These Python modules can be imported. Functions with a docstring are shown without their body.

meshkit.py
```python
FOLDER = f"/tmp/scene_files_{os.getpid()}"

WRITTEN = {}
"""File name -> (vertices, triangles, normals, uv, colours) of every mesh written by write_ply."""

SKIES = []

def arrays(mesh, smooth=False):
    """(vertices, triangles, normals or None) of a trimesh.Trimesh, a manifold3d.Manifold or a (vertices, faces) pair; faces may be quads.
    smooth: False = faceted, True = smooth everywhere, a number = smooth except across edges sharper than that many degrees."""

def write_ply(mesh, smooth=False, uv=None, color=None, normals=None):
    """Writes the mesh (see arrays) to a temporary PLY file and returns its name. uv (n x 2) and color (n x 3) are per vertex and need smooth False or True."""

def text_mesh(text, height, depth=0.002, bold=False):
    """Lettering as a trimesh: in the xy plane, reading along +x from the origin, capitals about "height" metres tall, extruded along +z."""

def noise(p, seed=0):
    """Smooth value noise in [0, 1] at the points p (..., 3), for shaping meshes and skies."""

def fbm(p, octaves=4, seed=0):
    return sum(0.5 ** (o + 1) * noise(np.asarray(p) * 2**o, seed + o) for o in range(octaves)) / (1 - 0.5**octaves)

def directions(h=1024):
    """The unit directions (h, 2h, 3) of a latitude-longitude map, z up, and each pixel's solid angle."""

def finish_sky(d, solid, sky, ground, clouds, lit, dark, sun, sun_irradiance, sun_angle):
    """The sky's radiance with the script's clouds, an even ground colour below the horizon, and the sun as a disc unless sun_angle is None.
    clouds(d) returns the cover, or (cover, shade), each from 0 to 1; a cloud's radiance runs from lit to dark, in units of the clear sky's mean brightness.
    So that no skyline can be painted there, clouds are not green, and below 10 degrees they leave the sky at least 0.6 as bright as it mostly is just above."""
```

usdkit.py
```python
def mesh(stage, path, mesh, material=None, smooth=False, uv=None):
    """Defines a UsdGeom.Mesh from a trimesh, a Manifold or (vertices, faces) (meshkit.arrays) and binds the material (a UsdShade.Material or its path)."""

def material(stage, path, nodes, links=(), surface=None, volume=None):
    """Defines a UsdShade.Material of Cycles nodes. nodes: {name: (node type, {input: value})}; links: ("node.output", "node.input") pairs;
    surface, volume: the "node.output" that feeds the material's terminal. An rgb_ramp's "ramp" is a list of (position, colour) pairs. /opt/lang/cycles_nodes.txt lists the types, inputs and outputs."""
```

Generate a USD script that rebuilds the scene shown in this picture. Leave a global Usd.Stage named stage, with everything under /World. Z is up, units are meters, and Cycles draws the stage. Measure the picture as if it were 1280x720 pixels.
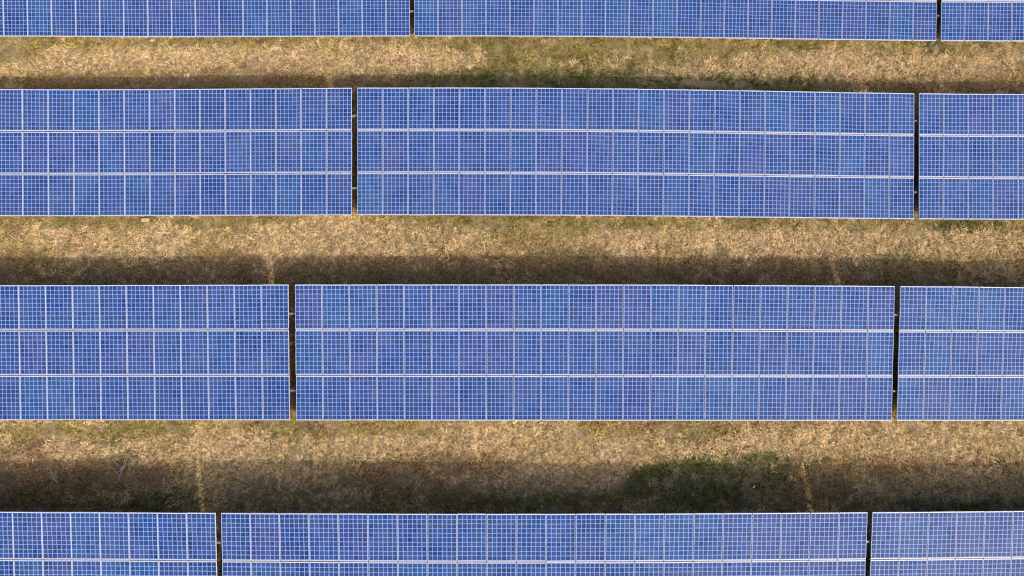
import math, random
import numpy as np
import trimesh
from scipy.interpolate import PchipInterpolator
from pxr import Usd, UsdGeom, UsdLux, UsdShade, Gf, Sdf, Vt
import usdkit, meshkit

stage = Usd.Stage.CreateInMemory()
UsdGeom.SetStageUpAxis(stage, UsdGeom.Tokens.z)
UsdGeom.SetStageMetersPerUnit(stage, 1.0)
UsdGeom.Xform.Define(stage, '/World')
UsdGeom.Scope.Define(stage, '/World/Looks')
RNG = np.random.default_rng(11)
random.seed(11)

# ---------------------------------------------------------------- camera
PITCH, FPX, CAM_H = 0.211292, 800.0, 24.40      # radians from straight down, focal length in pixels of a 1280 frame, height
cam = UsdGeom.Camera.Define(stage, '/World/camera')
cam.CreateHorizontalApertureAttr(36.0)
cam.CreateVerticalApertureAttr(36.0 * 9 / 16)
cam.CreateFocalLengthAttr(36.0 * FPX / 1280)
cam.CreateClippingRangeAttr(Gf.Vec2f(0.5, 3000))
cam.AddTranslateOp().Set(Gf.Vec3d(0, 0, CAM_H))
cam.AddRotateXOp().Set(math.degrees(PITCH))
cam.CreateExposureAttr(1.54)

# ---------------------------------------------------------------- sky and sun
SUN = np.array([1.0, -0.955, 1.0]); SUN /= np.linalg.norm(SUN)
ELEV, ROT = math.asin(SUN[2]), math.atan2(SUN[0], SUN[1])
sky_mat = usdkit.material(stage, '/World/Looks/sky', {
    'sky': ('sky_texture', {'sky_type': 'single_scattering', 'sun_disc': False, 'sun_elevation': ELEV, 'sun_rotation': ROT, 'altitude': 200.0, 'aerosol_density': 5.5, 'air_density': 0.8}),
    'bg': ('background_shader', {'strength': 0.15})}, [('sky.color', 'bg.color')], surface='bg.background')
dome = UsdLux.DomeLight.Define(stage, '/World/sky')
dome.CreateIntensityAttr(1.0)
UsdShade.MaterialBindingAPI.Apply(dome.GetPrim()).Bind(sky_mat)
dome.GetPrim().SetCustomDataByKey('kind', 'structure')
sun = UsdLux.DistantLight.Define(stage, '/World/sun')
sun.CreateIntensityAttr(0.57); sun.CreateAngleAttr(0.55); sun.CreateNormalizeAttr(True)
sun.CreateColorAttr(Gf.Vec3f(1.0, 0.90, 0.76))
sun.AddRotateZOp().Set(math.degrees(math.atan2(SUN[1], SUN[0])) + 90)
sun.AddRotateXOp().Set(90 - math.degrees(ELEV))

# ---------------------------------------------------------------- helpers
def tag(prim, label=None, category=None, group=None, kind=None):
    p = prim.GetPrim() if hasattr(prim, 'GetPrim') else prim
    for k, v in (('label', label), ('category', category), ('group', group), ('kind', kind)):
        if v: p.SetCustomDataByKey(k, v)
    return p
_used = {}
def path_of(name, parent='/World'):
    key = (parent, name); n = _used.get(key, 0); _used[key] = n + 1
    return f'{parent}/{name}' + (f'_{n:03d}' if n else '')
def put(name, mesh, mat, parent='/World', smooth=False, matrix=None):
    m = usdkit.mesh(stage, path_of(name, parent), mesh, mat, smooth=smooth)
    if matrix is not None:
        m.AddTransformOp().Set(Gf.Matrix4d(*np.asarray(matrix, float).T.ravel().tolist()))
    return m
def box(lo, hi):
    lo, hi = np.asarray(lo, float), np.asarray(hi, float)
    b = trimesh.creation.box(hi - lo); b.apply_translation((lo + hi) / 2); return b
def beam_between(a, b, w, h, up=(0, 0, 1)):
    """A box section of width w and depth h whose axis runs from a to b."""
    a, b = np.asarray(a, float), np.asarray(b, float)
    x = b - a; L = np.linalg.norm(x); x /= L
    y = np.cross(up, x); y /= np.linalg.norm(y); z = np.cross(x, y)
    bx = trimesh.creation.box((L, w, h))
    M = np.eye(4); M[:3, 0], M[:3, 1], M[:3, 2], M[:3, 3] = x, y, z, (a + b) / 2
    bx.apply_transform(M); return bx
def tube(pts, radii, sides=5):
    pts = np.asarray(pts, float); n = len(pts); V = []
    for i in range(n):
        t = pts[min(i + 1, n - 1)] - pts[max(i - 1, 0)]; t /= np.linalg.norm(t) + 1e-9
        a = np.cross(t, (0.3, 0.2, 1.0)); a /= np.linalg.norm(a) + 1e-9; b = np.cross(t, a)
        for k in range(sides):
            w = 2 * math.pi * k / sides
            V.append(pts[i] + radii[i] * (math.cos(w) * a + math.sin(w) * b))
    F = []
    for i in range(n - 1):
        for k in range(sides):
            p, q = i * sides + k, i * sides + (k + 1) % sides
            F += [(p, q, q + sides), (p, q + sides, p + sides)]
    for k in range(1, sides - 1):
        F += [(0, k + 1, k), ((n - 1) * sides, (n - 1) * sides + k, (n - 1) * sides + k + 1)]
    return trimesh.Trimesh(np.array(V), np.array(F), process=False)

# ---------------------------------------------------------------- survey of the site (metres; z measured from the camera)
PX, PY = 1.0, 1.675                 # module pitch along and up the table
ROWS = {1: dict(y=[15.9004, -.0247, -.0325, -.0033], z=[-23.9824, -.0729, -.3623, -.0633, .2444], t=[.2364, 0], x=[-26.2628, -4.0938, 18.0883]),
        2: dict(y=[8.0206, -.0878, -.0113, .0564], z=[-23.8951, -.008, -.6686, -.121, .3955], t=[.2126, -.0039], x=[-28.2765, -6.0708, 16.1164]),
        3: dict(y=[.1511, -.0259, .0116, .0205], z=[-23.9451, .0551, -.5012, -.2202, .1147], t=[.2363, .0056], x=[-30.1708, -7.9397, 14.2486]),
        4: dict(y=[-2.9069, -.0135, .0417, .0052], z=[-22.6954, -.0985, -.8218, -.1157, .4329], t=[.2603, .0029], x=[-32.042, -9.862, 12.2953])}
H_LOW = 0.455                        # height of a table's lower edge above the ground
def _poly(c, X):
    """Surveyed curve inside the middle 38 m, straight on beyond it."""
    X = np.asarray(X, float); Xc = np.clip(X, -19, 19)
    v = sum(ci * (Xc / 20) ** k for k, ci in enumerate(c)); d = sum(k * ci * (Xc / 20) ** (k - 1) / 20 for k, ci in enumerate(c) if k)
    return v + 0.4 * d * (X - Xc) / (1 + np.abs(X - Xc) / 8)
def row_edge(r, X):
    """Lower edge of row r at X: y, z (world) and the tilt there."""
    q = ROWS[r]; t = _poly(q['t'], X); y, z = _poly(q['y'], X), _poly(q['z'], X) + CAM_H
    if r == 4: y, z = y - 3 * PY * np.cos(t), z - 3 * PY * np.sin(t)
    return y, z, t
def lay_of_land(x, y):
    """The ground without its small relief."""
    x, y = np.asarray(x, float), np.asarray(y, float)
    ks = [4, 3, 2, 1]; yc = np.array([row_edge(r, 0.0)[0] + 2.4 for r in ks])
    zs = [row_edge(r, x)[1] - H_LOW for r in ks]
    yy = np.clip(y, yc[0], yc[-1]); out = zs[0].copy() if hasattr(zs[0], 'copy') else zs[0]
    for i in range(3):
        s = np.clip((yy - yc[i]) / (yc[i + 1] - yc[i]), 0, 1); s = s * s * (3 - 2 * s)
        out = np.where(yy >= yc[i], zs[i] * (1 - s) + zs[i + 1] * s, out)
    far = np.clip((np.hypot(x, y - 6) - 45) / 60, 0, 1)
    return out * (1 - far) + far * (-0.3)
def sight(px, py, dz=0.0):
    """Ground point surveyed at this spot of the photograph."""
    s, c = math.sin(PITCH), math.cos(PITCH)
    d = np.array([(px - 640) / FPX, s - (py - 360) / FPX * c, -c - (py - 360) / FPX * s])
    z = 0.0
    for _ in range(8):
        p = np.array([0, 0, CAM_H]) + d * ((z - CAM_H) / d[2]); z = float(lay_of_land(p[0], p[1])) + dz
    return p
FURROWS = [([(0, 548), (55, 550), (120, 551)], .16, .07), ([(0, 634), (60, 634), (180, 635)], .16, .10), ([(900, 636), (1040, 637)], .14, .08),
           ([(210, 98), (330, 98)], .15, .06), ([(800, 98), (960, 103)], .15, .06), ([(560, 632), (780, 632)], .16, .05)]
FURROWS = [([sight(*p)[:2] for p in pts], w, d) for pts, w, d in FURROWS]
def seg_dist(x, y, a, b):
    t = np.clip(((x - a[0]) * (b[0] - a[0]) + (y - a[1]) * (b[1] - a[1])) / ((b[0] - a[0]) ** 2 + (b[1] - a[1]) ** 2), 0, 1)
    return np.hypot(x - a[0] - t * (b[0] - a[0]), y - a[1] - t * (b[1] - a[1]))
def relief(x, y):
    p = np.stack([x, y, np.zeros_like(x)], -1)
    r = 0.10 * (meshkit.fbm(p * 0.55, 3, 3) - .5) + 0.13 * (meshkit.fbm(p * 2.6, 4, 9) - .5)
    for pts, w, d in FURROWS:
        for a, b in zip(pts[:-1], pts[1:]):
            r = r - d * np.exp(-(seg_dist(x, y, a, b) / w) ** 2)
    return r
def ground_z(x, y):
    x, y = np.asarray(x, float), np.asarray(y, float)
    return lay_of_land(x, y) + relief(x, y)

# ---------------------------------------------------------------- materials
def simple(name, color, rough=0.5, metallic=0.0, var=0.15, scale=9.0, bump=0.0):
    n = {'geo': ('geometry', {}), 'nz': ('noise_texture', {'scale': scale, 'detail': 5.0, 'roughness': .6}),
         'mr': ('map_range', {'from_min': .3, 'from_max': .7, 'to_min': 1 - var, 'to_max': 1 + var}),
         'mx': ('mix_color', {'blend_type': 'multiply', 'fac': 1.0, 'a': color, 'use_clamp': False}),
         'p': ('principled_bsdf', {'roughness': rough, 'metallic': metallic})}
    l = [('geo.position', 'nz.vector'), ('nz.fac', 'mr.value'), ('mr.result', 'mx.b'), ('mx.result', 'p.base_color')]
    if bump:
        n['bp'] = ('bump', {'strength': bump, 'distance': .01}); l += [('nz.fac', 'bp.height'), ('bp.normal', 'p.normal')]
    return usdkit.material(stage, '/World/Looks/' + name, n, l, surface='p.BSDF')
M_FRAME = simple('anodised_frame', (.15, .155, .18), .6, 0.0, .06)
M_JOINT = simple('joint_aluminium', (.045, .042, .045), .8, 0.0, .4, 7)
M_STEEL = simple('galvanised_steel', (.13, .13, .135), .45, .6, .2, 14)
M_POST = simple('post_steel', (.30, .30, .30), .55, .5, .25, 10)

CELL_X, CELL_Y, CELL_W, CELL_H = .4785, .7870, .1595, .1574
def module_material(name, hue_a, hue_b):
    n = {'tc': ('texture_coordinate', {}), 's': ('separate_xyz', {}), 'oi': ('object_info', {})}
    l = [('tc.object', 's.vector')]
    def m(name, op, a, b=None, clamp=False):
        n[name] = ('math', {'math_type': op, 'use_clamp': clamp})
        for k, v in (('value1', a), ('value2', b)):
            if v is None: continue
            if isinstance(v, str): l.append((v, f'{name}.{k}'))
            else: n[name][1][k] = float(v)
        return name + '.value'
    def axis(c, half, pitch):
        u = m('u' + c, 'divide', m('o' + c, 'add', 's.' + c, half), pitch)
        fr = m('f' + c, 'fraction', u)
        d = m('d' + c, 'minimum', fr, m('i' + c, 'subtract', 1.0, fr))
        out = m('x' + c, 'greater_than', m('a' + c, 'absolute', 's.' + c), half - .003)
        return m('k' + c, 'floor', u), fr, d, out
    kx, fx, dx, ox = axis('x', CELL_X, CELL_W)
    ky, fy, dy, oy = axis('y', CELL_Y, CELL_H)
    lx = m('lx', 'less_than', dx, .0075 / CELL_W)            # half width of the white joint between cells
    ly = m('ly', 'less_than', dy, .0068 / CELL_H)
    line = m('line', 'maximum', m('l1', 'maximum', lx, ly), m('l2', 'maximum', ox, oy))
    bus = m('bus', 'less_than', m('b4', 'absolute', m('b3', 'subtract', m('b2', 'fraction', m('b1', 'multiply', fx, 3.0)), .5)), .027)
    n['cv'] = ('combine_xyz', {}); l += [(kx, 'cv.x'), (ky, 'cv.y'), (m('r9', 'multiply', 'oi.random', 91.7), 'cv.z')]
    n['wn'] = ('white_noise_texture', {'dimensions': '3D'}); l.append(('cv.vector', 'wn.vector'))
    n['grain'] = ('voronoi_texture', {'scale': 45.0}); l.append(('tc.object', 'grain.vector'))
    n['hue'] = ('mix_color', {'blend_type': 'mix', 'a': hue_a, 'b': hue_b}); l.append(('oi.random', 'hue.fac'))
    n['cs'] = ('separate_color', {'color_type': 'rgb'}); l.append(('wn.color', 'cs.color'))
    n['c2'] = ('mix_color', {'blend_type': 'mix', 'b': (.013, .0155, .053)}); l += [('hue.result', 'c2.a'), (m('h2', 'multiply', 'cs.g', .34), 'c2.fac')]
    n['br'] = ('map_range', {'to_min': .68, 'to_max': 1.28}); l.append(('cs.r', 'br.value'))
    n['gs'] = ('separate_color', {'color_type': 'rgb'}); l.append(('grain.color', 'gs.color'))
    n['gr'] = ('map_range', {'to_min': .86, 'to_max': 1.14}); l.append(('gs.r', 'gr.value'))
    n['c3'] = ('mix_color', {'blend_type': 'multiply', 'fac': 1.0, 'use_clamp': False}); l += [('c2.result', 'c3.a'), (m('bg', 'multiply', 'br.result', 'gr.result'), 'c3.b')]
    n['c4'] = ('mix_color', {'blend_type': 'mix', 'b': (.038, .072, .185)}); l += [('c3.result', 'c4.a'), (m('bu', 'multiply', bus, .8), 'c4.fac')]
    n['c5'] = ('mix_color', {'blend_type': 'mix', 'b': (.094, .144, .318)}); l += [('c4.result', 'c5.a'), (line, 'c5.fac')]
    n['dn'] = ('noise_texture', {'scale': 1.1, 'detail': 4.0, 'roughness': .65}); n['gp'] = ('geometry', {}); l.append(('gp.position', 'dn.vector'))
    n['dm'] = ('map_range', {'from_min': .35, 'from_max': .8, 'to_max': .16, 'clamp': True}); l.append(('dn.fac', 'dm.value'))
    n['de'] = ('map_range', {'from_min': -.74, 'from_max': -.80, 'to_max': .16, 'clamp': True}); l.append(('s.y', 'de.value'))
    n['c6'] = ('mix_color', {'blend_type': 'mix', 'b': (.085, .10, .14)}); l += [('c5.result', 'c6.a'), (m('dust', 'add', 'dm.result', 'de.result', True), 'c6.fac')]
    n['p'] = ('principled_bsdf', {'roughness': .6, 'specular_ior_level': 0.0, 'coat_weight': 1.0, 'coat_roughness': .5, 'coat_ior': 1.10}); l.append(('c6.result', 'p.base_color'))
    return usdkit.material(stage, '/World/Looks/' + name, n, l, surface='p.BSDF')
M_CELL = [module_material('blue_cells', (.0034, .0148, .056), (.0050, .0165, .058)),
          module_material('deep_blue_cells', (.0030, .0122, .050), (.0042, .0150, .054)),
          module_material('violet_blue_cells', (.0066, .0145, .056), (.0082, .0148, .056)),
          module_material('cyan_blue_cells', (.0034, .0212, .063), (.0046, .0196, .060))]

def grass_mat(name, a, b, dark, trans=.25):
    n = {'geo': ('geometry', {}), 'oi': ('object_info', {}),
         'n1': ('noise_texture', {'scale': .55, 'detail': 3.0}), 'n2': ('noise_texture', {'scale': 5.5, 'detail': 3.0}), 
         'm1': ('map_range', {'from_min': .35, 'from_max': .65}), 'm2': ('map_range', {'from_min': .55, 'from_max': .75, 'to_max': .8}),
         'm3': ('map_range', {'to_min': .55, 'to_max': 1.4}), 'm4': ('map_range', {'to_min': .65, 'to_max': 1.35}), 'm5': ('math', {'math_type': 'multiply'}),
         'c1': ('mix_color', {'blend_type': 'mix', 'a': a, 'b': b}), 'c2': ('mix_color', {'blend_type': 'mix', 'b': dark}),
         'c3': ('mix_color', {'blend_type': 'multiply', 'fac': 1.0, 'use_clamp': False}),
         'vo': ('voronoi_texture', {'scale': 15.0}), 'vs': ('separate_color', {'color_type': 'rgb'}), 'm6': ('map_range', {'to_min': .42, 'to_max': 1.55}), 'm7': ('math', {'math_type': 'multiply'}),
         'd': ('diffuse_bsdf', {}), 't': ('translucent_bsdf', {}), 'mix': ('mix_closure', {'fac': trans})}
    l = [('geo.position', 'n1.vector'), ('geo.position', 'n2.vector'), ('n1.fac', 'm1.value'), ('n2.fac', 'm2.value'), ('geo.random_per_island', 'm3.value'),
         ('m1.result', 'c1.fac'), ('c1.result', 'c2.a'), ('m2.result', 'c2.fac'), ('c2.result', 'c3.a'), ('oi.random', 'm4.value'), ('m3.result', 'm5.value1'), ('m4.result', 'm5.value2'), ('geo.position', 'vo.vector'), ('vo.color', 'vs.color'), ('vs.r', 'm6.value'), ('m5.value', 'm7.value1'), ('m6.result', 'm7.value2'), ('m7.value', 'c3.b'),
         ('c3.result', 'd.color'), ('c3.result', 't.color'), ('d.BSDF', 'mix.closure1'), ('t.BSDF', 'mix.closure2')]
    return usdkit.material(stage, '/World/Looks/' + name, n, l, surface='mix.closure')
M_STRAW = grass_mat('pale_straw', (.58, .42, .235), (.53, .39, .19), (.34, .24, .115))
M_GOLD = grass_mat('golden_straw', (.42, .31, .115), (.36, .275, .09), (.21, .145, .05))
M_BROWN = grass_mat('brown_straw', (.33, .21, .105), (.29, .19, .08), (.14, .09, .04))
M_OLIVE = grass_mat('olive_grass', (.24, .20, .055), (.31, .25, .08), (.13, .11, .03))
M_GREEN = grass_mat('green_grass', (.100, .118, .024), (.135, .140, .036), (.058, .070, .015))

M_SOIL = usdkit.material(stage, '/World/Looks/soil', {
    'geo': ('geometry', {}), 'n1': ('noise_texture', {'scale': .7, 'detail': 5.0}), 'n2': ('noise_texture', {'scale': 16.0, 'detail': 6.0, 'roughness': .7}),
    'r1': ('rgb_ramp', {'ramp': [(.3, (.075, .06, .035)), (.5, (.115, .088, .052)), (.7, (.15, .112, .065))]}),
    'm2': ('map_range', {'from_min': .3, 'from_max': .7, 'to_min': .5, 'to_max': 1.5}),
    'c': ('mix_color', {'blend_type': 'multiply', 'fac': 1.0, 'use_clamp': False}), 'bp': ('bump', {'strength': .8, 'distance': .04}),
    'p': ('principled_bsdf', {'roughness': .95, 'specular_ior_level': .1})},
    [('geo.position', 'n1.vector'), ('geo.position', 'n2.vector'), ('n1.fac', 'r1.fac'), ('n2.fac', 'm2.value'), ('r1.color', 'c.a'), ('m2.result', 'c.b'),
     ('c.result', 'p.base_color'), ('n2.fac', 'bp.height'), ('bp.normal', 'p.normal')], surface='p.BSDF')

# ---------------------------------------------------------------- ground
def axis_pts(lo, hi, step):
    out = np.geomspace(.5, 500, 18)
    return np.concatenate([lo - out[::-1], np.arange(lo, hi + step / 2, step), hi + out])
gx, gy = axis_pts(-24, 24, .09), axis_pts(-9, 21, .09)
GX, GY = np.meshgrid(gx, gy)
GZ = ground_z(GX, GY)
nx, ny = len(gx), len(gy)
idx = np.arange(nx * ny).reshape(ny, nx)
quads = np.stack([idx[:-1, :-1], idx[:-1, 1:], idx[1:, 1:], idx[1:, :-1]], -1).reshape(-1, 4)
g = put('ground', (np.stack([GX, GY, GZ], -1).reshape(-1, 3), quads), M_SOIL, smooth=True)
tag(g, 'brown soil of the field under the dry grass and the panel rows', 'ground', kind='structure')

# ---------------------------------------------------------------- solar tables
MW, MH, MT = .981, 1.640, .040        # module width, height, frame depth
LIP_X, LIP_Y = .0065, .024
laminate = box((-MW / 2 + .006, -MH / 2 + .006, -.010), (MW / 2 - .006, MH / 2 - .006, -.004))
def frame_mesh():
    """Four mitred aluminium bars around the laminate, top at z = 0."""
    o, i = np.array([MW / 2, MH / 2]), np.array([MW / 2 - LIP_X, MH / 2 - LIP_Y]); c = .003
    sg = [(-1, -1), (1, -1), (1, 1), (-1, 1)]
    rings = [[(s * o[0], t * o[1], -MT) for s, t in sg], [(s * o[0], t * o[1], -c) for s, t in sg], [(s * (o[0] - c), t * (o[1] - c), 0) for s, t in sg],
             [(s * i[0], t * i[1], 0) for s, t in sg], [(s * i[0], t * i[1], -.0045) for s, t in sg], [(s * (i[0] - .0), t * (i[1] - .0), -MT) for s, t in sg]]
    V = np.array(rings).reshape(-1, 3); n = len(rings); F = []
    for a in range(n):
        b = (a + 1) % n
        for k in range(4):
            p, q = a * 4 + k, a * 4 + (k + 1) % 4; r, s = b * 4 + (k + 1) % 4, b * 4 + k
            F += [(p, q, r), (p, r, s)]
    return trimesh.Trimesh(V, np.array(F), process=False)
frame_piece = frame_mesh()
rail_piece = box((-.02, 0, -.085), (.02, 3 * PY - .06, -.0415))

ORD = {1: ('topmost row, cut by the photo edge', 'top row'), 2: ('second row from the top', 'second row'), 3: ('third row from the top', 'third row'), 4: ('lowest row, cut by the photo edge', 'bottom row')}
SIDE = ['leftmost', 'middle', 'rightmost']
BEAM_S = (1.09, 3.93)
def solar_table(r, k):
    x0 = ROWS[r]['x'][k]
    root = UsdGeom.Xform.Define(stage, path_of('solar_table'))
    base = str(root.GetPath())
    yb0, zb0, _ = row_edge(r, x0 + 11)
    origin = np.array([x0 + 11, float(yb0), float(zb0) - H_LOW])
    root.AddTranslateOp().Set(Gf.Vec3d(*origin.tolist()))
    tag(root, f'{SIDE[k]} table of blue solar panels in the {ORD[r][0]}', 'solar table', 'tables of blue solar panels standing in rows')
    Xs = x0 + np.arange(23) * PX
    yb, zb, tb = row_edge(r, Xs)
    B = np.stack([Xs, yb, zb], -1) - origin
    slope = np.stack([np.zeros(23), np.cos(tb), np.sin(tb)], -1)
    normal = np.stack([np.zeros(23), -np.sin(tb), np.cos(tb)], -1)
    rg = np.random.default_rng(100 * r + k)
    for c in range(22):
        e1 = B[c + 1] - B[c]; L = np.linalg.norm(e1); e1 = e1 / L
        sl = slope[c] + slope[c + 1]; sl -= e1 * sl.dot(e1); sl /= np.linalg.norm(sl); nn = np.cross(e1, sl)
        sag = rg.normal(0, .0012)
        for j in range(3):
            a, b = rg.normal(0, .0022, 2); tw, tp = rg.normal(0, .0018, 2)
            M = np.eye(4)
            X = e1 + a * sl + tw * nn; X /= np.linalg.norm(X); N = np.cross(X, sl + tp * nn); N /= np.linalg.norm(N); Y = np.cross(N, X)
            M[:3, 0], M[:3, 1], M[:3, 2] = X, Y, N
            M[:3, 3] = (B[c] + B[c + 1]) / 2 + sl * (PY * (j + .5) + rg.normal(0, .0012) + sag) + e1 * rg.normal(0, .002) + nn * rg.normal(0, .0012)
            pick = rg.choice(4, p=[.37, .24, .20, .19])
            p = put('solar_panel', laminate, M_CELL[pick], base, matrix=M)
            put('frame', frame_piece, M_FRAME, str(p.GetPath()))
    for j in (1, 2):                                   # strip that closes the joint between the module rows
        if (r, k, j) in ((2, 0, 1), (2, 0, 2), (3, 0, 2)): continue
        pts = B + slope * (PY * j) - normal * .014
        put('joint_strip', trimesh.util.concatenate([beam_between(pts[i] + (.004 if i == 0 else 0), pts[i + 1], .030, .004) for i in range(22)]), M_JOINT, base)
    for c in range(22):                               # two sloping rails under every column of modules
        sl = slope[c] + slope[c + 1]; sl /= np.linalg.norm(sl); nn = np.array([0, -sl[2], sl[1]])
        for f in (.24, .76):
            M = np.eye(4); M[:3, 0], M[:3, 1], M[:3, 2] = (1, 0, 0), sl, nn
            M[:3, 3] = B[c] * (1 - f) + B[c + 1] * f + sl * .03
            put('rail', rail_piece, M_STEEL, base, matrix=M)
    for s in BEAM_S:                                  # two long beams carry the rails
        pts = B + slope * s - normal * .13
        pts = np.vstack([pts[0] + [-.07, 0, 0], pts[1:-1], pts[-1] + [.085, 0, 0]])
        segs = [beam_between(pts[i] + (0 if i == 0 else 0), pts[i + 1], .06, .09) for i in range(22)]
        bm = put('beam', trimesh.util.concatenate(segs), M_STEEL, base)
        for e, d in ((pts[0], -1), (pts[-1], 1)):      # folded end plate with its bolt
            plate = trimesh.util.concatenate([box(e + [-.004, -.036, -.05], e + [.004, .036, .056]), box(e + [-.02, -.02, .046], e + [.02, .02, .066])])
            put('end_plate', plate, M_STEEL, str(bm.GetPath()))
    for c in range(1, 23, 4):                          # posts driven into the ground, front and back
        feet = []
        for s in BEAM_S:
            top = B[c] + slope[c] * s - normal[c] * .16
            wx, wy = top[0] + origin[0], top[1] + origin[1]
            gz = float(ground_z(np.array([wx]), np.array([wy]))[0]) - origin[2] - .25
            web = box((top[0] - .004, top[1] - .05, gz), (top[0] + .004, top[1] + .05, top[2] + .05))
            fl = [box((top[0] - .035, top[1] + q, gz), (top[0] + .035, top[1] + q + .007, top[2] + .05)) for q in (-.057, .05)]
            put('post', trimesh.util.concatenate([web] + fl), M_POST, base)
            feet.append(np.array([top[0] + .045, top[1], top[2]]))
        put('brace', beam_between(feet[0] + [0, .05, -.25], feet[1] + [0, -.05, -.25], .03, .04), M_POST, base)
    return root
for r in (1, 2, 3, 4):
    for k in range(3):
        solar_table(r, k)

# ---------------------------------------------------------------- grass
# where each kind of sward grows: (px, py, half width, half height, weight) surveyed spots of the photograph, carried to the ground
def spots(lst):
    out = []
    for px, py, rx, ry, w in lst:
        c, a, b = sight(px, py), sight(px + rx, py), sight(px, py - ry)
        out.append((c[0], c[1], max(a[0] - c[0], .1), max(b[1] - c[1], .1), w))
    return out
def field(sp, x, y):
    f = np.zeros_like(x)
    for cx, cy, rx, ry, w in sp:
        f = f + w * np.exp(-(((x - cx) / rx) ** 2 + ((y - cy) / ry) ** 2) * .9)
    return f
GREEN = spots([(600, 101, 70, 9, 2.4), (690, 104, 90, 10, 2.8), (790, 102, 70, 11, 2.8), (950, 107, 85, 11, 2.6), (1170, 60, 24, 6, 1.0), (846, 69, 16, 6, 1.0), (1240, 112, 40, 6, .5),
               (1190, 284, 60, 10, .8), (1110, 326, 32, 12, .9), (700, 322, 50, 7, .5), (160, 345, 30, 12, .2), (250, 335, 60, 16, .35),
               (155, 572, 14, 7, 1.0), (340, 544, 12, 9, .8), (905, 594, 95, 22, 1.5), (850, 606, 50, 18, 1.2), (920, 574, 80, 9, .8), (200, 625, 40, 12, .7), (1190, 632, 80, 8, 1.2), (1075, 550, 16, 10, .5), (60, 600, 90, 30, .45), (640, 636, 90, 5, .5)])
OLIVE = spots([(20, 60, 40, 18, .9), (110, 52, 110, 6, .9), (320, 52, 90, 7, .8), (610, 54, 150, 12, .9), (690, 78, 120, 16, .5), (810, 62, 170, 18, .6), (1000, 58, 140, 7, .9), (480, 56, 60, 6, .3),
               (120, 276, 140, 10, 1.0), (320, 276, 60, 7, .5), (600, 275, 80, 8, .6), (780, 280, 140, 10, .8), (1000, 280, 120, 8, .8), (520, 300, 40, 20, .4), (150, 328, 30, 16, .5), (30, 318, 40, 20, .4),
               (60, 540, 80, 10, .9), (200, 536, 60, 9, .6), (340, 545, 40, 20, .5), (480, 535, 60, 8, .4), (850, 545, 60, 12, .5), (580, 620, 60, 10, .7), (700, 624, 60, 12, .8), (400, 605, 60, 20, .5), (260, 620, 40, 16, .6), (1150, 600, 80, 16, .4)])
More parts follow.
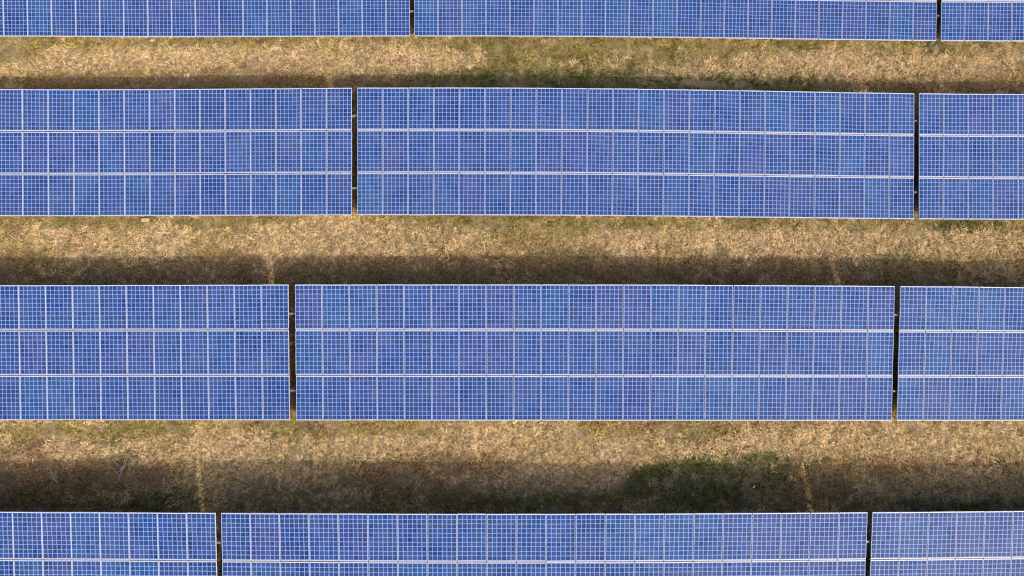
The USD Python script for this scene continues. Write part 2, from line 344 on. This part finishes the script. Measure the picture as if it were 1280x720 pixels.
STRAW = spots([(95, 80, 35, 14, .8), (195, 78, 25, 9, .7), (280, 70, 40, 10, .5), (460, 74, 120, 20, .9), (560, 70, 50, 14, .6), (990, 84, 40, 12, .9), (1060, 76, 60, 14, .8), (1130, 82, 60, 14, .9), (1220, 82, 60, 14, .8), (870, 90, 60, 5, .7), (760, 84, 80, 6, .4),
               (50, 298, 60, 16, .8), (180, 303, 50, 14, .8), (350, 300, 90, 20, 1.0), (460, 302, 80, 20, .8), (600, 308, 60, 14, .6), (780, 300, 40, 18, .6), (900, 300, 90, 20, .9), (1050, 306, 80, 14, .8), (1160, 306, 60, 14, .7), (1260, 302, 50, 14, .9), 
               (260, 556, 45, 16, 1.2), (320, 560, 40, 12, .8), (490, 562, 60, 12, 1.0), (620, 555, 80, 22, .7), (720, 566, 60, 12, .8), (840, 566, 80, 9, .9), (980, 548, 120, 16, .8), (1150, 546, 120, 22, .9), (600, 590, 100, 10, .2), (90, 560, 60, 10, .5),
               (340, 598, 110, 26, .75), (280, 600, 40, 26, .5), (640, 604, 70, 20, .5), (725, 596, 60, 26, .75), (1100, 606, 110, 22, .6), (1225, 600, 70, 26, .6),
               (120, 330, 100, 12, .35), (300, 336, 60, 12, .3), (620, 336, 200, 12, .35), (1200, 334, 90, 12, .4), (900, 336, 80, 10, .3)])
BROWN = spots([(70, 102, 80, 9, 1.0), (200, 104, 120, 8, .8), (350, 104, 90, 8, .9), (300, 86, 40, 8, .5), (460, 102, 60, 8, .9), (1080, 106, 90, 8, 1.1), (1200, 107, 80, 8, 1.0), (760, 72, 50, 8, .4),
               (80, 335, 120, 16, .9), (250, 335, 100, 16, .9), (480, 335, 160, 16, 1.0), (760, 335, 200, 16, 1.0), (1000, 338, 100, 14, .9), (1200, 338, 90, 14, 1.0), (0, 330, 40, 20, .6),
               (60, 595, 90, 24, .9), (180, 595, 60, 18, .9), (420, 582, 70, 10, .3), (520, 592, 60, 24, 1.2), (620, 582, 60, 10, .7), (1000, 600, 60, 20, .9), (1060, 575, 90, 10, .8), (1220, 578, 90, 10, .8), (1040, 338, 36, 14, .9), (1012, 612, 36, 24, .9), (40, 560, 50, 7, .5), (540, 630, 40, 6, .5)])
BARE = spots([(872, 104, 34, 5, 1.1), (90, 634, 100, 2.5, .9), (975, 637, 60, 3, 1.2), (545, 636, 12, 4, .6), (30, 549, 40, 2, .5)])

def clump(seed, n, length, spread, lay, width, curl=.5):
    """A tuft: n bent blades of three segments each, leaning mostly one way."""
    rg = np.random.default_rng(seed); V, F = [], []
    lean = rg.uniform(0, 2 * math.pi)
    for _ in range(n):
        rr, aa = spread * math.sqrt(rg.random()), rg.uniform(0, 2 * math.pi)
        base = np.array([rr * math.cos(aa), rr * math.sin(aa), -.03])
        az = lean + rg.normal(0, 1.15); L = length * rg.uniform(.5, 1.25); w = width * rg.uniform(.7, 1.3)
        el = math.radians(np.clip(rg.normal(lay, 16), 8, 88)); p = base; rows = []
        for i in range(4):
            side = np.array([-math.sin(az), math.cos(az), rg.normal(0, .35)]); ww = w * (1, .95, .7, .08)[i]
            rows.append((p - side * ww / 2, p + side * ww / 2))
            d = np.array([math.cos(az) * math.cos(el), math.sin(az) * math.cos(el), math.sin(el)]); p = p + d * L / 3
            el -= curl * rg.uniform(.4, 1.3); az += rg.normal(0, .28)
        k = len(V)
        for a, b in rows: V += [a, b]
        for i in range(3): F += [(k + 2 * i, k + 2 * i + 1, k + 2 * i + 3), (k + 2 * i, k + 2 * i + 3, k + 2 * i + 2)]
    return np.array(V), np.array(F)
KINDS = {'straw': (M_STRAW, 34, .23, .115, 38, .013, .6), 'gold': (M_GOLD, 34, .17, .11, 48, .012, .55), 'brown': (M_BROWN, 34, .18, .115, 34, .012, .55),
         'olive': (M_OLIVE, 38, .13, .11, 56, .011, .5), 'green': (M_GREEN, 44, .11, .12, 58, .011, .45)}
CELLS = .128
ax, ay = np.meshgrid(np.arange(-23.5, 23.5, CELLS), np.arange(-8.5, 20.5, CELLS))
ax = (ax + RNG.uniform(-.5, .5, ax.shape) * CELLS * 1.2).ravel(); ay = (ay + RNG.uniform(-.5, .5, ay.shape) * CELLS * 1.2).ravel()
pp = np.stack([ax, ay, 0 * ax], -1)
nz = lambda s, seed: meshkit.fbm(pp * s, 3, seed)
band = lambda seed, sx=.28, sy=1.7: meshkit.fbm(np.stack([ax * sx, ay * sy, 0 * ax], -1), 3, seed) - .5      # growth runs along the rows, as the mower does
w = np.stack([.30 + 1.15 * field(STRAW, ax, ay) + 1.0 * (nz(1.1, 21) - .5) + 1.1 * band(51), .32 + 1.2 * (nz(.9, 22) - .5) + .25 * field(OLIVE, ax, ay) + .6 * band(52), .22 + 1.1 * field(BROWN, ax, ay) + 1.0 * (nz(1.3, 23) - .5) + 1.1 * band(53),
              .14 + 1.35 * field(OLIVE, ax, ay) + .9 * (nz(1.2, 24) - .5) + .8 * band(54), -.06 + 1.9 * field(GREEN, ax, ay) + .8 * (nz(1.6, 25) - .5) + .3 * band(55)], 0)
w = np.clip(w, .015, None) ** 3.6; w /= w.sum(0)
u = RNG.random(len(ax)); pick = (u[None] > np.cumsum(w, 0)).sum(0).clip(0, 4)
keep = RNG.random(len(ax)) > np.clip(field(BARE, ax, ay) * 1.1, 0, .97)
keep &= RNG.random(len(ax)) < .80 + 1.5 * (nz(2.8, 31) - .42)
for pts, wd, d in FURROWS:
    for a, b in zip(pts[:-1], pts[1:]):
        keep &= (seg_dist(ax, ay, a, b) > wd * .55) | (RNG.random(len(ax)) < .35)
az_ = ground_z(ax, ay)
big = .45 + 1.3 * nz(2.4, 41)
def sward(name, kinds, label, category):
    pi = UsdGeom.PointInstancer.Define(stage, '/World/' + name)
    targets, pos, rot, scl, ids = [], [], [], [], []
    for kname in kinds:
        mat, n, L, sp, lay, wd, curl = KINDS[kname]; ki = list(KINDS).index(kname)
        sel = np.nonzero(keep & (pick == ki))[0]
        var = 4
        first = len(targets)
        for v in range(var):
            pr = usdkit.mesh(stage, f'/World/{name}/tufts/{kname}_tuft' + (f'_{v:03d}' if v else ''), clump(1000 * ki + v, n, L, sp, lay, wd, curl), mat)
            targets.append(pr.GetPath())
        pos.append(np.stack([ax[sel], ay[sel], az_[sel]], -1))
        th = RNG.uniform(0, 2 * math.pi, len(sel))
        rot.append(np.stack([np.cos(th / 2), 0 * th, 0 * th, np.sin(th / 2)], -1))
        s = big[sel] * RNG.uniform(.75, 1.25, len(sel)); scl.append(np.stack([s, s, s * RNG.uniform(.8, 1.2, len(sel))], -1))
        ids.append(first + RNG.integers(0, var, len(sel)))
    pos, rot, scl, ids = map(np.concatenate, (pos, rot, scl, ids))
    pi.CreatePrototypesRel().SetTargets(targets)
    pi.CreatePositionsAttr(Vt.Vec3fArray.FromNumpy(pos.astype(np.float32)))
    pi.CreateOrientationsAttr(Vt.QuathArray([Gf.Quath(float(q[0]), float(q[1]), float(q[2]), float(q[3])) for q in rot]))
    pi.CreateScalesAttr(Vt.Vec3fArray.FromNumpy(scl.astype(np.float32)))
    pi.CreateProtoIndicesAttr(Vt.IntArray.FromNumpy(ids.astype(np.int32)))
    tag(pi, label, category, kind='stuff')
    print(name, len(pos))
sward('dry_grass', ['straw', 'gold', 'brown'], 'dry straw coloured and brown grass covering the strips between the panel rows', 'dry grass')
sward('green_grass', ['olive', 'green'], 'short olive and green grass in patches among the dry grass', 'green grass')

# ---------------------------------------------------------------- small things lying in the grass
M_BLUE = simple('blue_plastic', (.05, .14, .20), .4, 0, .25, 30)
M_STONE = simple('pale_stone', (.17, .145, .08), .9, 0, .2, 12, .6)
M_PEACH = simple('cream_plastic', (.42, .30, .20), .5, 0, .1)
M_TWIG = simple('dead_stalk', (.21, .16, .10), .9, 0, .2, 20)
def on_ground(px, py, up=0.0):
    p = sight(px, py); return np.array([p[0], p[1], float(ground_z(np.array([p[0]]), np.array([p[1]]))[0]) + up])
def crumpled(w, h, seed, amp):
    n = 9; u, v = np.meshgrid(np.linspace(-.5, .5, n), np.linspace(-.5, .5, n)); rg = np.random.default_rng(seed)
    x, y = u * w * (1 - .35 * v) + rg.normal(0, .06 * w / n, u.shape), v * h + .35 * u * h
    z = amp * (meshkit.fbm(np.stack([u * 4, v * 4, 0 * u], -1), 3, seed) - .3)
    V = np.stack([x, y, z], -1).reshape(-1, 3); i = np.arange(n * n).reshape(n, n)
    Q = np.stack([i[:-1, :-1], i[:-1, 1:], i[1:, 1:], i[1:, :-1]], -1).reshape(-1, 4)
    top = np.vstack([Q[:, [0, 1, 2]], Q[:, [0, 2, 3]]]); V2 = V - [0, 0, .004]
    edge = np.concatenate([i[0, :], i[1:, -1], i[-1, -2::-1], i[-2:0:-1, 0]]); nx_ = np.roll(edge, -1); m = n * n
    rim = np.vstack([np.stack([edge, edge + m, nx_ + m], -1), np.stack([edge, nx_ + m, nx_], -1)])
    return trimesh.Trimesh(np.vstack([V, V2]), np.vstack([top, top[:, ::-1] + m, rim]), process=False)
def place(m, p, rz=0):
    M = trimesh.transformations.rotation_matrix(rz, (0, 0, 1)); M[:3, 3] = p; return M
s = put('plastic_scrap', crumpled(.17, .11, 5, .07), M_BLUE, matrix=place(None, on_ground(155, 585, .12), .3))
tag(s, 'small crumpled blue plastic scrap lying in the shaded grass', 'litter')
s = put('litter_scrap', crumpled(.07, .10, 8, .06), M_PEACH, matrix=place(None, on_ground(941, 608, .12), -.3))
tag(s, 'tiny cream coloured scrap on the dark green grass above the bottom row', 'litter')
def stone(seed, size):
    m = trimesh.creation.icosphere(3); v = m.vertices
    v = v * (1 + .5 * (meshkit.fbm(v * 1.6 + seed, 3, seed) - .5))[:, None]
    m.vertices = v * np.asarray(size) / 2; return m
for px, py, sz, lab in ((182.5, 275.5, (.34, .17, .10), 'larger pale yellowish stone in the grass at the foot of the second row'), (191, 51.5, (.22, .15, .08), 'smaller pale yellowish stone in the grass at the foot of the top row')):
    s = put('stone', stone(int(px), sz), M_STONE, smooth=True, matrix=place(None, on_ground(px, py, .07), .1))
    tag(s, lab, 'stone')
def dry_branch(px, py, seed, size, label):
    rg = np.random.default_rng(seed); root = UsdGeom.Xform.Define(stage, path_of('dry_branch')); o = on_ground(px, py, .10)
    root.AddTranslateOp().Set(Gf.Vec3d(*o.tolist())); base = str(root.GetPath())
    tag(root, label, 'dry branch')
    def limb(p, az, L, r):
        pts = [p]
        for _ in range(5):
            az += rg.normal(0, .22); p = p + np.array([math.cos(az), math.sin(az), rg.normal(.05, .12)]) * L / 5; pts.append(p)
        return pts, az, tube(pts, np.linspace(r, r * .35, 6))
    a0 = rg.uniform(1.9, 2.6)
    pts, az, m = limb(np.array([0, 0, 0.]), a0, size, .014); put('stem', m, M_TWIG, base)
    for i, q in ((1, .7), (2, -.8), (3, .6), (3, -.6), (2, 1.1)):
        _, _, m2 = limb(pts[i], az + q + rg.normal(0, .15), size * rg.uniform(.45, .75), .009); put('twig', m2, M_TWIG, base)
dry_branch(150, 600, 3, .75, 'pale bare forked dry branch lying in shaded grass right below the blue scrap')
dry_branch(74, 603, 7, .62, 'pale bare forked dry branch in dark grass near the left edge of the photo')
